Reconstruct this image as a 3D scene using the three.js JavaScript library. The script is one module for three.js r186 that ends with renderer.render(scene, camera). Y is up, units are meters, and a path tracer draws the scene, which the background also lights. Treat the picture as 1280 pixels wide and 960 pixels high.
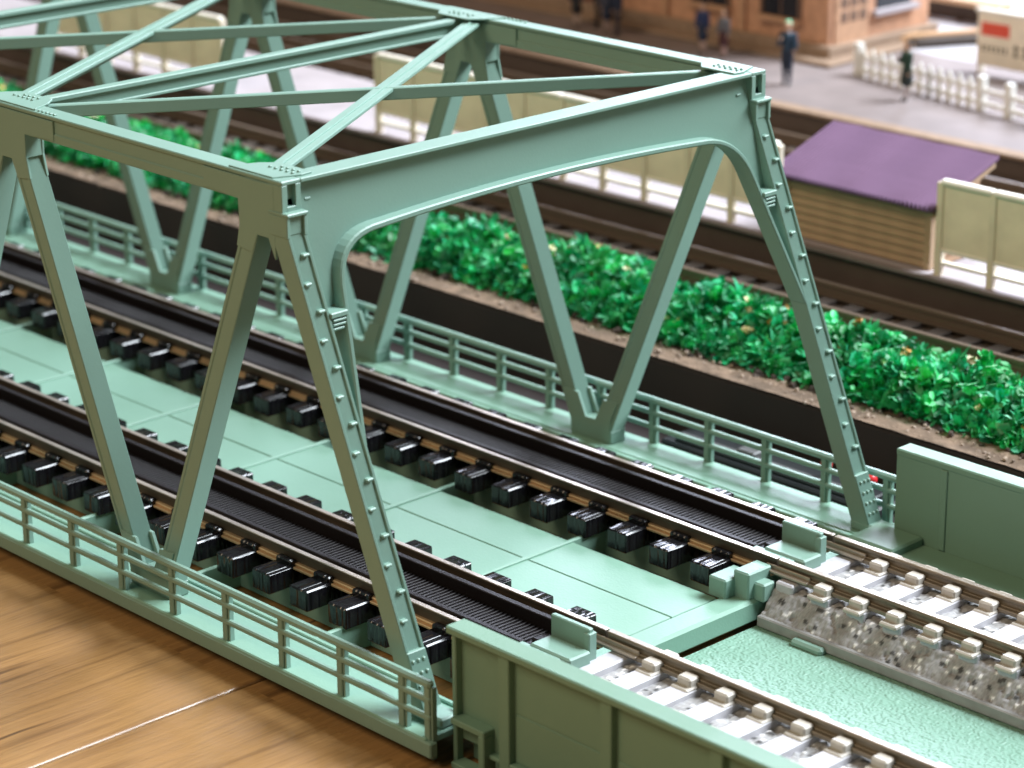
import * as THREE from 'three';
import { mergeGeometries } from 'three/addons/utils/BufferGeometryUtils.js';
import { MarchingCubes } from 'three/addons/objects/MarchingCubes.js';
import { RectAreaLightUniformsLib } from 'three/addons/lights/RectAreaLightUniformsLib.js';

/* ------------------------------------------------------------------ *
 *  A model railway at its true size: all numbers below are millimetres *
 *  and are turned into metres when a mesh is made.                    *
 *  x runs along the bridge, y is up (0 = top of the bridge's rails),   *
 *  z runs across it, towards the photographer.                        *
 * ------------------------------------------------------------------ */
const MM = 0.001;
const V3 = (x, y, z) => new THREE.Vector3(x, y, z);
const LV = (x, y, z) => V3(x * LAYOUT.k + LAYOUT.o[0] * MM, y * LAYOUT.k + LAYOUT.o[1] * MM, z * LAYOUT.k + LAYOUT.o[2] * MM);
const scene = new THREE.Scene();

/* camera */
const camera = new THREE.PerspectiveCamera(2 * Math.atan(480 / 3300) * 180 / Math.PI, 4 / 3, 0.01, 20);
{
  const eye = V3(201.22, 115.76, 195.78), yaw = 0.81223, pitch = 0.334394, roll = -0.007946;
  const f = V3(-Math.sin(yaw) * Math.cos(pitch), -Math.sin(pitch), -Math.cos(yaw) * Math.cos(pitch));
  const r0 = new THREE.Vector3().crossVectors(f, V3(0, 1, 0)).normalize(), u0 = new THREE.Vector3().crossVectors(r0, f);
  const r = r0.clone().multiplyScalar(Math.cos(roll)).addScaledVector(u0, Math.sin(roll));
  const u = u0.clone().multiplyScalar(Math.cos(roll)).addScaledVector(r0, -Math.sin(roll));
  camera.position.copy(eye).multiplyScalar(MM);
  camera.quaternion.setFromRotationMatrix(new THREE.Matrix4().makeBasis(r, u, f.clone().negate()));
  camera.focus = V3(6, 20, 8).sub(eye).dot(f) * MM;
  camera.userData.fStop = 46;
}
scene.add(camera);

/* light: daylight from a window behind the layout, a second one further along, a warm room lamp on the photographer's side */
RectAreaLightUniformsLib.init();
scene.background = new THREE.Color().setRGB(0.06, 0.056, 0.05);
function areaLight(name, color, intensity, w, h, at, to) {
  const l = new THREE.RectAreaLight(new THREE.Color().setRGB(...color), intensity, w, h);
  l.name = name; l.position.set(...at); l.lookAt(...to); scene.add(l); return l;
}
areaLight('window_daylight', [0.92, 1.0, 1.07], 39, 0.95, 0.7, [0.54, 1.3, -0.9], [0, 0, 0]);
areaLight('far_window_daylight', [0.86, 0.92, 1.12], 32, 0.45, 0.5, [-1.06, 0.8, -1.5], [0, 0, 0]);
areaLight('warm_room_lamp', [1.0, 0.79, 0.55], 6.3, 1.0, 0.8, [-0.3, 1.35, 1.2], [0, 0, 0]);

const renderer = new THREE.WebGLRenderer({ antialias: true });
renderer.toneMapping = THREE.LinearToneMapping;
renderer.toneMappingExposure = 1.0;
renderer.shadowMap.enabled = true;

/* ------------------------------------------------------------------ helpers */
let seed = 20240607;
const rnd = () => { seed |= 0; seed = seed + 0x6D2B79F5 | 0; let t = Math.imul(seed ^ seed >>> 15, 1 | seed); t = t + Math.imul(t ^ t >>> 7, 61 | t) ^ t; return ((t ^ t >>> 14) >>> 0) / 4294967296; };
const rr = (a, b) => a + (b - a) * rnd();
const lerp = (a, b, t) => a + (b - a) * t;
const hash = (x, y, s = 0) => { let h = Math.imul(x | 0, 374761393) + Math.imul(y | 0, 668265263) + Math.imul(s | 0, 2147483647 - 777); h = Math.imul(h ^ h >>> 13, 1274126177); return ((h ^ h >>> 16) >>> 0) / 4294967296; };
/* value noise that tiles with period p */
function vn(x, y, p, s) {
  const xi = Math.floor(x), yi = Math.floor(y), fx = x - xi, fy = y - yi, m = (a) => ((a % p) + p) % p;
  const u = fx * fx * (3 - 2 * fx), v = fy * fy * (3 - 2 * fy);
  return lerp(lerp(hash(m(xi), m(yi), s), hash(m(xi + 1), m(yi), s), u), lerp(hash(m(xi), m(yi + 1), s), hash(m(xi + 1), m(yi + 1), s), u), v);
}
const fbm = (u, v, p, s, o = 4) => { let a = 0, w = 0.5, t = 0; for (let i = 0; i < o; i++) { a += w * vn(u * p, v * p, p, s + i); t += w; w *= 0.5; p *= 2; } return a / t; };
function tex(n, fn, srgb, rx = 1, ry = 1) {
  const d = new Uint8Array(n * n * 4);
  for (let j = 0; j < n; j++) for (let i = 0; i < n; i++) {
    const c = fn((i + 0.5) / n, (j + 0.5) / n, i, j), k = (j * n + i) * 4;
    d[k] = Math.max(0, Math.min(255, c[0] * 255)); d[k + 1] = Math.max(0, Math.min(255, (c[1] ?? c[0]) * 255)); d[k + 2] = Math.max(0, Math.min(255, (c[2] ?? c[0]) * 255)); d[k + 3] = 255;
  }
  const t = new THREE.DataTexture(d, n, n, THREE.RGBAFormat);
  t.wrapS = t.wrapT = THREE.RepeatWrapping; t.magFilter = THREE.LinearFilter; t.minFilter = THREE.LinearMipmapLinearFilter; t.generateMipmaps = true;
  t.colorSpace = srgb ? THREE.SRGBColorSpace : THREE.NoColorSpace; t.repeat.set(rx, ry); t.needsUpdate = true; return t;
}
const mat = (rgb, o = {}) => { const m = new THREE.MeshPhysicalMaterial({ roughness: 0.5, metalness: 0, ...o }); m.color.setRGB(...rgb); return m; };

/* uv: one unit = 40 mm, projected along the main axis of each face's normal */
function boxUV(g, s = 1 / 40) {
  const p = g.attributes.position, n = g.attributes.normal, uv = new Float32Array(p.count * 2);
  for (let i = 0; i < p.count; i++) {
    const x = p.getX(i), y = p.getY(i), z = p.getZ(i), a = Math.abs(n.getX(i)), b = Math.abs(n.getY(i)), c = Math.abs(n.getZ(i));
    let u, v;
    if (b >= a && b >= c) { u = x; v = z; } else if (a >= c) { u = z + 7; v = y; } else { u = x; v = y + 13; }
    uv[i * 2] = u * s; uv[i * 2 + 1] = v * s;
  }
  g.setAttribute('uv', new THREE.BufferAttribute(uv, 2)); return g;
}
const clean = (g) => { g = g.index ? g.toNonIndexed() : g; for (const k of Object.keys(g.attributes)) if (k !== 'position' && k !== 'normal' && k !== 'color') g.deleteAttribute(k); return g; };
const join = (list) => mergeGeometries(list.map(clean));
/* a box with chamfered edges, between two corners */
function bx(x0, x1, y0, y1, z0, z1, c = 0.08) {
  const h = [(x1 - x0) / 2, (y1 - y0) / 2, (z1 - z0) / 2], m = [(x0 + x1) / 2, (y0 + y1) / 2, (z0 + z1) / 2];
  c = Math.min(c, ...h.map((a) => a * 0.6));
  if (c <= 0) { const g = clean(new THREE.BoxGeometry(2 * h[0], 2 * h[1], 2 * h[2])); g.translate(...m); return g; }
  const P = [], N = [];
  const tri = (a, b, d, n) => { const e = new THREE.Vector3().subVectors(b, a), f = new THREE.Vector3().subVectors(d, a), k = e.cross(f); const o = k.dot(n) > 0 ? [a, b, d] : [a, d, b]; for (const q of o) { P.push(q.x + m[0], q.y + m[1], q.z + m[2]); N.push(n.x, n.y, n.z); } };
  const quad = (a, b, d, e, n) => { tri(a, b, d, n); tri(a, d, e, n); };
  const pt = (s, face) => { const v = [0, 1, 2].map((k) => s[k] * (k === face ? h[k] : h[k] - c)); return V3(...v); };
  for (let f = 0; f < 3; f++) for (const s of [-1, 1]) {
    const a = (f + 1) % 3, b = (f + 2) % 3, S = (p, q) => { const r = [0, 0, 0]; r[f] = s; r[a] = p; r[b] = q; return r; }, n = [0, 0, 0]; n[f] = s;
    quad(pt(S(-1, -1), f), pt(S(1, -1), f), pt(S(1, 1), f), pt(S(-1, 1), f), V3(...n));
  }
  for (let f = 0; f < 3; f++) {                       // edges that run along axis f
    const a = (f + 1) % 3, b = (f + 2) % 3;
    for (const p of [-1, 1]) for (const q of [-1, 1]) {
      const S = (t) => { const r = [0, 0, 0]; r[f] = t; r[a] = p; r[b] = q; return r; }, n = [0, 0, 0]; n[a] = p; n[b] = q;
      quad(pt(S(-1), a), pt(S(1), a), pt(S(1), b), pt(S(-1), b), V3(...n).normalize());
    }
  }
  for (const x of [-1, 1]) for (const y of [-1, 1]) for (const z of [-1, 1]) tri(pt([x, y, z], 0), pt([x, y, z], 1), pt([x, y, z], 2), V3(x, y, z).normalize());
  const g = new THREE.BufferGeometry();
  g.setAttribute('position', new THREE.Float32BufferAttribute(P, 3)); g.setAttribute('normal', new THREE.Float32BufferAttribute(N, 3)); return g;
}
/* a bar from a to b; w across it (horizontally where it can be), h the other way */
function bar(a, b, w, h, c = 0.1, side = V3(0, 1, 0)) {
  const A = V3(...a), B = V3(...b), d = B.clone().sub(A), L = d.length(); d.normalize();
  const t = new THREE.Vector3().crossVectors(d, side).normalize(), s = new THREE.Vector3().crossVectors(t, d);
  const g = bx(0, L, -h / 2, h / 2, -w / 2, w / 2, c);
  g.applyMatrix4(new THREE.Matrix4().makeBasis(d, s, t).setPosition(A)); return g;
}
function rod(a, b, r, n = 8) {
  const A = V3(...a), B = V3(...b), d = B.clone().sub(A), L = d.length();
  const g = clean(new THREE.CylinderGeometry(r, r, L, n)); g.translate(0, L / 2, 0);
  g.applyQuaternion(new THREE.Quaternion().setFromUnitVectors(V3(0, 1, 0), d.normalize())); g.translate(...a); return g;
}
/* polygon [[a,b],...] extruded: plane 'xy' (thick along z) or 'zy' (thick along x) */
function plate(poly, t0, t1, plane = 'xy', bevel = 0.06, holes = []) {
  const sh = new THREE.Shape(poly.map((p) => new THREE.Vector2(...p)));
  for (const h of holes) sh.holes.push(new THREE.Path(h.map((p) => new THREE.Vector2(...p))));
  const g = clean(new THREE.ExtrudeGeometry(sh, { depth: t1 - t0 - 2 * bevel, bevelEnabled: bevel > 0, bevelSize: bevel, bevelThickness: bevel, bevelSegments: 1, bevelOffset: -bevel, curveSegments: 8 }));
  g.translate(0, 0, t0 + bevel);
  if (plane === 'zy') g.applyMatrix4(new THREE.Matrix4().set(0, 0, 1, 0, 0, 1, 0, 0, -1, 0, 0, 0, 0, 0, 0, 1));   // (a,b,t) -> (t,b,-a)
  return g;
}
const warp = (g, fn) => { const p = g.attributes.position, v = V3(); for (let i = 0; i < p.count; i++) { v.fromBufferAttribute(p, i); fn(v); p.setXYZ(i, v.x, v.y, v.z); } return g; };
const mirrorZ = (g) => { g = g.clone(); g.scale(1, 1, -1); const p = g.attributes.position, n = g.attributes.normal; for (let i = 0; i < p.count; i += 3) for (const a of [p, n]) { const b = [a.getX(i + 1), a.getY(i + 1), a.getZ(i + 1)]; a.setXYZ(i + 1, a.getX(i + 2), a.getY(i + 2), a.getZ(i + 2)); a.setXYZ(i + 2, ...b); } return g; };

/* the station layout has its own size and place: F is switched on while it is built */
const WORLD = { k: 1, o: [0, 0, 0] }, LAYOUT = { k: 0.931, o: [13.9, 8.0, 13.5] };
let F = WORLD;
const tp = (p) => [0, 1, 2].map((i) => p[i] * F.k + F.o[i]);
const taken = new Map();
const numbered = (n) => { const k = taken.get(n) ?? 0; taken.set(n, k + 1); return k ? n + '_' + String(k).padStart(3, '0') : n; };
function thing(name, label, category, base, group) {
  base = tp(base); const o = new THREE.Group(); o.name = numbered(name); o.position.set(base[0] * MM, base[1] * MM, base[2] * MM); o.base = base;
  o.userData = { label, category }; if (group) o.userData.group = group; scene.add(o); return o;
}
const setting = (o, kind = 'structure') => { o.userData = { kind }; return o; };
/* a part: geometry in world millimetres */
function part(parent, name, geos, m, label) {
  const g = Array.isArray(geos) ? join(geos) : clean(geos), b = parent.base ?? [0, 0, 0];
  boxUV(g); g.scale(F.k, F.k, F.k); g.translate(F.o[0] - b[0], F.o[1] - b[1], F.o[2] - b[2]); g.scale(MM, MM, MM);
  const o = new THREE.Mesh(g, m); o.name = name; o.base = b; o.castShadow = o.receiveShadow = true; if (label) o.userData.label = label;
  parent.add(o); return o;
}
/* a repeated part: one geometry about its own origin, placed at world millimetres */
const shape = (geos) => { const g = Array.isArray(geos) ? join(geos) : clean(geos); boxUV(g); g.scale(MM * F.k, MM * F.k, MM * F.k); return g; };
function put(parent, name, g, m, x, y, z, turn = 0) {
  [x, y, z] = tp([x, y, z]);
  const b = parent.base ?? [0, 0, 0], o = new THREE.Mesh(g, m); o.name = name; o.base = [x, y, z]; o.castShadow = o.receiveShadow = true;
  o.position.set((x - b[0]) * MM, (y - b[1]) * MM, (z - b[2]) * MM); o.rotation.y = turn; parent.add(o); return o;
}

/* ------------------------------------------------------------------ materials */
const grainBump = tex(512, (u, v) => [0.5 + 0.5 * (vn(u * 256, v * 256, 256, 3) - 0.5) + 0.5 * (fbm(u, v, 24, 5, 3) - 0.5)]);
const plasticTint = tex(512, (u, v) => { const a = 0.93 + 0.07 * fbm(u, v, 6, 11, 5), sp = vn(u * 200, v * 200, 200, 21) > 0.972 ? 0.06 : 0; return [a + sp * 0.6, a + sp * 0.4, a * 0.995 + sp * 0.4]; }, false);
const plasticRough = tex(256, (u, v) => [0.75 + 0.35 * (fbm(u, v, 5, 31, 5) - 0.5)]);
const GREEN = [0.195, 0.318, 0.262];
const green = mat(GREEN, { specularIntensity: 0.8, roughness: 0.58, map: plasticTint, roughnessMap: plasticRough, bumpMap: grainBump, bumpScale: 0.00001 });
const greenDeck = mat([0.205, 0.36, 0.28], { specularIntensity: 0.5, roughness: 0.6, map: plasticTint, roughnessMap: plasticRough, bumpMap: grainBump, bumpScale: 0.000018 });
const hammer = tex(1024, (u, v) => [0.6 * vn(u * 150, v * 150, 150, 41) + 0.4 * vn(u * 84, v * 84, 84, 44)]);
const greenPebbled = mat([0.19, 0.335, 0.26], { specularIntensity: 0.7, roughness: 0.5, map: plasticTint, bumpMap: hammer, bumpScale: 0.0002 });
const shadedGreen = mat([0.165, 0.28, 0.205], { specularIntensity: 0.5, roughness: 0.6, map: plasticTint, roughnessMap: plasticRough, bumpMap: grainBump, bumpScale: 0.00001 });  // darker copy of the bridge green: the girder's weaker light is in the colour
const tieGrain = tex(512, (u, v) => [Math.min(1, Math.max(0, 0.5 + 1.5 * (vn(u * 128, v * 6, 64, 51) - 0.5) + 0.6 * (vn(u * 40, v * 20, 40, 52) - 0.5)))]);
const tieBlack = mat([0.008, 0.0075, 0.009], { roughness: 0.16, specularIntensity: 0.9, bumpMap: tieGrain, bumpScale: 0.00014 });
const guardBlack = mat([0.01, 0.0075, 0.008], { roughness: 0.5, specularIntensity: 0.4, bumpMap: grainBump, bumpScale: 0.00003 });
const railWear = tex(256, (u, v) => { const a = 0.75 + 0.5 * (fbm(u, v, 12, 61, 4) - 0.5); return [a, a * 0.97, a * 0.94]; }, false);
const railTop = mat([0.78, 0.7, 0.64], { metalness: 0.7, roughness: 0.34, map: railWear });
const railSide = mat([0.1, 0.078, 0.056], { metalness: 0.35, roughness: 0.5, map: railWear });
const railFoot = mat([0.85, 0.62, 0.38], { metalness: 0.6, roughness: 0.4, map: railWear });
const greyRailTop = mat([0.5, 0.44, 0.37], { metalness: 0.6, roughness: 0.42, map: railWear });
const greyRailSide = mat([0.27, 0.225, 0.17], { metalness: 0.45, roughness: 0.45, map: railWear });
const concrete = tex(256, (u, v) => { const a = 0.85 + 0.3 * (fbm(u, v, 40, 71, 3) - 0.5); return [a, a, a]; }, false);
const tieConcrete = mat([0.55, 0.535, 0.565], { roughness: 0.4, map: concrete });
const clipGrey = mat([0.52, 0.475, 0.415], { roughness: 0.45, map: concrete });
const ballastBump = tex(1024, (u, v) => { const b = vn(u * 128, v * 128, 128, 84), c = vn(u * 90, v * 90, 90, 87); return [0.5 + 0.5 * (b - 0.5) + 0.6 * (c - 0.5)]; });
const ballastGrey = mat([1, 1, 1], { specularIntensity: 0.6, roughness: 0.75, vertexColors: true });
const baseGrey = mat([0.3, 0.295, 0.285], { roughness: 0.5, map: concrete });
const woodTint = tex(2048, (u, v) => {
  // grain runs along v; 1 unit = 40 mm across
  const wob = 0.03 * (fbm(u, v, 3, 91, 3) - 0.5), uu = u + wob + 1, band = vn(uu * 12, v * 2, 12, 94), fine = vn(uu * 140, v * 5, 140, 97), thin = vn(uu * 320, v * 14, 320, 98), pore = vn(uu * 400, v * 20, 400, 95) > 0.84 ? 1 : 0;
  const cut = vn(uu * 9, v * 3, 9, 102), a = Math.max(0, vn(uu * 60, v * 2, 60, 99) - 0.62) * 2.6 * Math.max(0, cut - 0.42) * 2.2, b = Math.max(0, vn(uu * 30, v * 2, 30, 103) - 0.74) * 3.2 * cut, streak = Math.min(1, a + b);
  const k = 0.88 + 0.12 * (band - 0.5) + 0.16 * (fine - 0.5) + 0.16 * (thin - 0.5) - 0.09 * pore - 0.68 * streak; return [k, k * (0.985 - 0.14 * streak), k * (0.96 - 0.28 * streak)];
}, false);
const woodBump = tex(512, (u, v) => [vn(u * 180, v * 6, 90, 101)]);
const wood = mat([0.39, 0.212, 0.076], { roughness: 0.5, map: woodTint, bumpMap: woodBump, bumpScale: 0.00003, clearcoat: 0.5, clearcoatRoughness: 0.16 });
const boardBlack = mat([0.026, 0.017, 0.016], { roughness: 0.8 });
const earthTint = tex(512, (u, v) => { const a = 0.6 + 0.8 * (fbm(u, v, 16, 111, 5) - 0.5), b = vn(u * 120, v * 120, 120, 113) > 0.8 ? 0.25 : 0; return [a + b, a * 0.93 + b, a * 0.85 + b * 0.9]; }, false);
const earth = mat([0.27, 0.195, 0.145], { roughness: 0.95, map: earthTint, bumpMap: earthTint, bumpScale: 0.0004 });
const darkBallast = mat([0.105, 0.076, 0.058], { roughness: 0.9, map: earthTint, bumpMap: ballastBump, bumpScale: 0.0004 });
const oldTie = mat([0.05, 0.036, 0.028], { roughness: 0.8 });
const oldRail = mat([0.17, 0.125, 0.095], { metalness: 0.3, roughness: 0.5 });
const paleTint = tex(512, (u, v) => { const a = 0.9 + 0.35 * (fbm(u, v, 8, 121, 5) - 0.5); return [a, a * 0.985, a * 0.98]; }, false);
const platformPale = mat([0.44, 0.4, 0.43], { roughness: 0.7, map: paleTint });
const platformPink = mat([0.25, 0.21, 0.21], { roughness: 0.75, map: paleTint });
const platformSide = mat([0.11, 0.08, 0.068], { roughness: 0.85, map: paleTint });  // dark tone carries the shade on the platform faces
const roadGrey = mat([0.5, 0.49, 0.53], { roughness: 0.8, map: paleTint });
const cream = mat([0.93, 0.83, 0.67], { roughness: 0.5, map: paleTint });
const creamWhite = mat([0.82, 0.775, 0.69], { roughness: 0.5 });
const whitePaint = mat([0.8, 0.78, 0.74], { roughness: 0.5 });
const purple = mat([0.21, 0.125, 0.212], { roughness: 0.8, specularIntensity: 0.3, map: paleTint });
const plankTint = tex(256, (u, v) => { const a = 0.85 + 0.4 * (fbm(u * 0.5, v, 16, 131, 4) - 0.5); return [a, a * 0.97, a * 0.94]; }, false);
const plankBrown = mat([0.54, 0.36, 0.24], { roughness: 0.7, map: plankTint });
const postPale = mat([0.5, 0.36, 0.24], { roughness: 0.6, map: plankTint });
const brickTint = tex(512, (u, v) => { const a = 0.88 + 0.4 * (fbm(u, v, 30, 141, 4) - 0.5); return [a, a * 0.97, a * 0.95]; }, false);
const brickRed = mat([0.62, 0.35, 0.225], { roughness: 0.85, map: brickTint });
const brickBase = mat([0.33, 0.235, 0.17], { roughness: 0.85, map: brickTint });
const brickTrim = mat([0.6, 0.36, 0.23], { roughness: 0.8, map: brickTint });
const darkGlass = mat([0.02, 0.022, 0.03], { roughness: 0.15 });
const frameBrown = mat([0.17, 0.1, 0.07], { roughness: 0.6 });
const doorRed = mat([0.12, 0.022, 0.018], { roughness: 0.6 });

/* ================================================================== THE SETTING */
/* table: planks whose rounded edges meet in fine grooves */
const TABLE = -7.5;
{
  const t = new THREE.Group(); t.name = 'table_top'; t.base = [0, 0, 0]; setting(t); scene.add(t);
  const edges = [-485, -365, -245, -125, -5.2, 115, 235, 355];
  for (let i = 0; i + 1 < edges.length; i++) {
    const x0 = edges[i] + 0.1, x1 = edges[i + 1] - 0.1, r = 0.55, pts = [];
    pts.push([x0, TABLE - 18]); for (let k = 0; k <= 6; k++) { const a = Math.PI - k * Math.PI / 12; pts.push([x0 + r + r * Math.cos(a), TABLE - r + r * Math.sin(a)]); }
    for (let k = 0; k <= 6; k++) { const a = Math.PI / 2 - k * Math.PI / 12; pts.push([x1 - r + r * Math.cos(a), TABLE - r + r * Math.sin(a)]); } pts.push([x1, TABLE - 18]);
    const P = [], N = [], z0 = -520, z1 = 300;
    for (let k = 0; k + 1 < pts.length; k++) {
      const [ax, ay] = pts[k], [cx, cy] = pts[k + 1], nrm = (q, o) => { const [px, py] = pts[q]; if (py <= TABLE - 17) return o; const mx = px < (x0 + x1) / 2 ? x0 + r : x1 - r; return V3(px - mx, py - (TABLE - r), 0).normalize(); };
      const o = V3(-(cy - ay), cx - ax, 0).normalize(), flat = Math.abs(cx - ax) > 5, na = flat ? V3(0, 1, 0) : nrm(k, o), nc = flat ? V3(0, 1, 0) : nrm(k + 1, o);
      for (const [x, y, z, n] of [[ax, ay, z0, na], [ax, ay, z1, na], [cx, cy, z1, nc], [ax, ay, z0, na], [cx, cy, z1, nc], [cx, cy, z0, nc]]) { P.push(x, y, z); N.push(n.x, n.y, n.z); }
    }
    const g = new THREE.BufferGeometry(); g.setAttribute('position', new THREE.Float32BufferAttribute(P, 3)); g.setAttribute('normal', new THREE.Float32BufferAttribute(N, 3));
    part(t, 'plank', g, wood);
  }
}

/* ================================================================== THE TRUSS BRIDGE */
const P_ = 46.4, XB = [0, 1, 2, 3, 4, 5, 6].map((k) => 19.9 - P_ * k), XT = [0, 1, 2, 3, 4, 5].map((k) => -3.3 - P_ * k);
const XMID = (XB[0] + XB[6]) / 2, ENDX = 23.5, FARX = 2 * XMID - ENDX;
const ZI = 34.1, ZO = 36.6, DECK = -4.1, YT = 48.45;
const bridge = thing('truss_bridge', 'pale green plastic truss bridge carrying two black-sleepered tracks', 'bridge', [XMID, TABLE, 0]);
const lean = (y) => (y >= 43.4 ? 0 : (43.4 - y) * 0.415);
const flipX = (g) => { g = g.clone(); g.rotateY(Math.PI); g.translate(2 * XMID, 0, 0); return g; };   // the bridge is the same after half a turn

/* end posts */
for (const end of [0, 1]) for (const s of [1, -1]) {
  const place = (g) => { g = s > 0 ? g : mirrorZ(g); return end ? flipX(mirrorZ(g)) : g; };
  const sheared = (g) => warp(g, (v) => { v.x += (43.4 - v.y) * 0.415; });
  const body = sheared(bx(-2.15, 0.2, DECK, 43.6, ZI + 0.15, ZO - 0.15, 0.05));
  const edge1 = sheared(bx(-2.15, 0.45, DECK, 43.4, ZI, ZI + 0.42, 0.08)), edge2 = sheared(bx(-2.15, 0.45, DECK, 43.4, ZO - 0.42, ZO, 0.08));
  const post = part(bridge, 'end_post', [body, edge1, edge2].map(place), green);
  part(post, 'post_head', [bx(-6, -1.1, 43.2, 48, ZI + 0.1, ZO - 0.1, 0.05), bx(-2, 0, 45.2, 48, ZI, ZI + 0.72, 0.06), bx(-2, 0, 45.2, 48, ZO - 0.75, ZO, 0.06), bx(-2, 0, 45.2, 45.75, ZI + 0.6, ZO - 0.6, 0.05),
    bx(-2.2, 0.5, 42.9, 44.9, ZI + 0.3, ZO - 0.3, 0.08), bx(-2.2, 0.95, 44.85, 45.25, ZI - 0.12, ZO + 0.12, 0.1), bx(-2.2, 0.8, 42.7, 44.9, ZI - 0.1, ZI + 0.38, 0.08), bx(-2.2, 0.8, 42.7, 44.9, ZO - 0.38, ZO + 0.1, 0.08)].map(place), green);
  let k = 0;
  for (let y = 40.9; y > 4; y -= 2.72, k++) {
    const z = k % 2 ? 35.75 : 35.05, x = lean(y) + 0.2;
    part(post, 'step_rung', place(bx(x - 0.3, x + 0.5, y - 0.17, y + 0.17, z - 0.45, z + 0.45, 0.12)), green);
  }
  const shoe = [sheared(bx(-1, 0.62, -3.9, 2.6, ZI + 0.02, ZO - 0.02, 0.08)), bx(17, 22.6, DECK, DECK + 1.15, ZI - 0.05, ZO + 0.05, 0.2)];
  for (let r = 0; r < 4; r++) for (let q = 0; q < 3; q++) { const y = 1.7 - r * 1.2, x = lean(y) + 0.6; shoe.push(bx(x - 0.2, x + 0.22, y - 0.2, y + 0.2, ZI + 0.45 + q * 0.72, ZI + 0.8 + q * 0.72, 0.08)); }
  part(post, 'post_shoe', shoe.map(place), green);
}
/* top chords, each with its flange, lip, joint plates */
for (const s of [1, -1]) {
  const m = (g) => (s > 0 ? g : mirrorZ(g)), x0 = 2 * XMID, x1 = 0;
  const chord = part(bridge, 'top_chord', [m(bx(x0 + 0.6, -0.6, 45.45, 48.05, ZI + 0.28, ZO - 0.22, 0.08)), m(bx(x0 + 0.6, -0.6, 45.4, 46.5, ZI + 0.12, ZO - 0.08, 0.12))], green);
  part(chord, 'flange', m(bx(x0, x1, 47.98, YT, ZI, ZO, 0.1)), green);
  for (const x of XT) {
    const first = x === XT[0], last = x === XT[XT.length - 1];
    const L = last ? -2.0 : -9.6, R = first ? 2.0 : 9.6, cl = (q) => x + Math.max(L, Math.min(R, q));
    const poly = [[x + L, 47.9], [x + R, 47.9], [x + R, 45.7], [cl(3.9), 45.5], [cl(3.8), 42.9], [cl(4.4), 40.4], [cl(1.9), 40.1], [x + 0.9, 42.2], [x - 0.9, 42.2], [cl(-1.9), 40.1], [cl(-4.4), 40.4], [cl(-3.8), 42.9], [cl(-3.9), 45.5], [x + L, 45.7]];
    for (const [a, b] of [[ZO - 0.28, ZO + 0.03], [ZI - 0.03, ZI + 0.28]]) part(chord, 'joint_plate', m(plate(poly, a, b, 'xy', 0.05)), green);
    part(chord, 'joint_block', m(bx(last ? x - 2 : x - 3.75, first ? x + 2 : x + 3.75, 42.6, 45.6, ZI + 0.1, ZO - 0.1, 0.15)), green);
    // plate and bolts on top
    const bolts = [];
    for (let i = 0; i < 5; i++) for (let q = 0; q < 2; q++) { const bxx = x - 1.8 + i * 0.9, z = ZI - 0.2 - 0.8 * q; if (rnd() < 0.9) bolts.push(bx(bxx - 0.17, bxx + 0.17, YT + 0.1, YT + 0.36, z - 0.17, z + 0.17, 0.08)); }
    for (let i = 0; i < 6; i++) { const bxx = x + 5.6 + i * 0.75; if (!first) bolts.push(bx(bxx - 0.15, bxx + 0.15, YT - 0.05, YT + 0.2, ZO - 0.75, ZO - 0.35, 0.06)); }
    const g = m(plate([[x + (last ? -1.5 : -5.6), -ZO + 0.3], [x + (first ? 1.5 : 5.6), -ZO + 0.3], [x + (first ? 2.6 : 4.2), -ZI + 0.7], [x + (first ? 2.4 : 2.8), -ZI + 2.2], [x + (last ? -2.4 : -2.8), -ZI + 2.2], [x + (last ? -2.6 : -4.2), -ZI + 0.7]], 0, 0.22, 'xy', 0.05).applyMatrix4(new THREE.Matrix4().set(1, 0, 0, 0, 0, 0, 1, YT - 0.06, 0, -1, 0, 0, 0, 0, 0, 1)));
    const gp = part(chord, 'gusset', g, green);
    part(gp, 'bolts', bolts.map(m), green);
  }
}
/* web diagonals and the joint plates at deck level */
for (const s of [1, -1]) {
  const m = (g) => (s > 0 ? g : mirrorZ(g));
  for (let k = 1; k < 6; k++) {
    const xb = XB[k];
    for (const d of [1, -1]) {
      const xa = xb + d * 1.7, xe = xb + d * 22.4, sl = (xe - xa) / (45.6 - DECK);
      const sheared = (g) => warp(g, (v) => { v.x += xa + (v.y - DECK) * sl; });
      part(bridge, 'diagonal', [sheared(bx(-1.15, 1.15, DECK, 45.6, ZI + 0.12, ZO - 0.12, 0.1)), sheared(bx(-1.32, -0.75, DECK, 45.6, ZI, ZO, 0.1)), sheared(bx(0.75, 1.32, DECK, 45.6, ZI, ZO, 0.1))].map(m), green);
    }
    for (const [a, b] of [[ZI - 0.12, ZI + 0.35], [ZO - 0.35, ZO + 0.12]]) part(bridge, 'joint_plate', m(plate([[xb - 3.5, DECK], [xb + 3.5, DECK], [xb + 3.7, -0.9], [xb + 5.0, 1.9], [xb + 2.3, 1.7], [xb + 0.9, -1.3], [xb - 0.9, -1.3], [xb - 2.3, 1.7], [xb - 5.0, 1.9], [xb - 3.7, -0.9]], a, b)), green);
    part(bridge, 'node_block', [m(bx(xb - 3.4, xb + 3.4, DECK, -1.5, ZI, ZO, 0.1)), m(bx(xb + 2.4, xb + 3.8, DECK, -2.4, ZI - 0.1, ZO + 0.1, 0.1))], green);
  }
}
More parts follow.
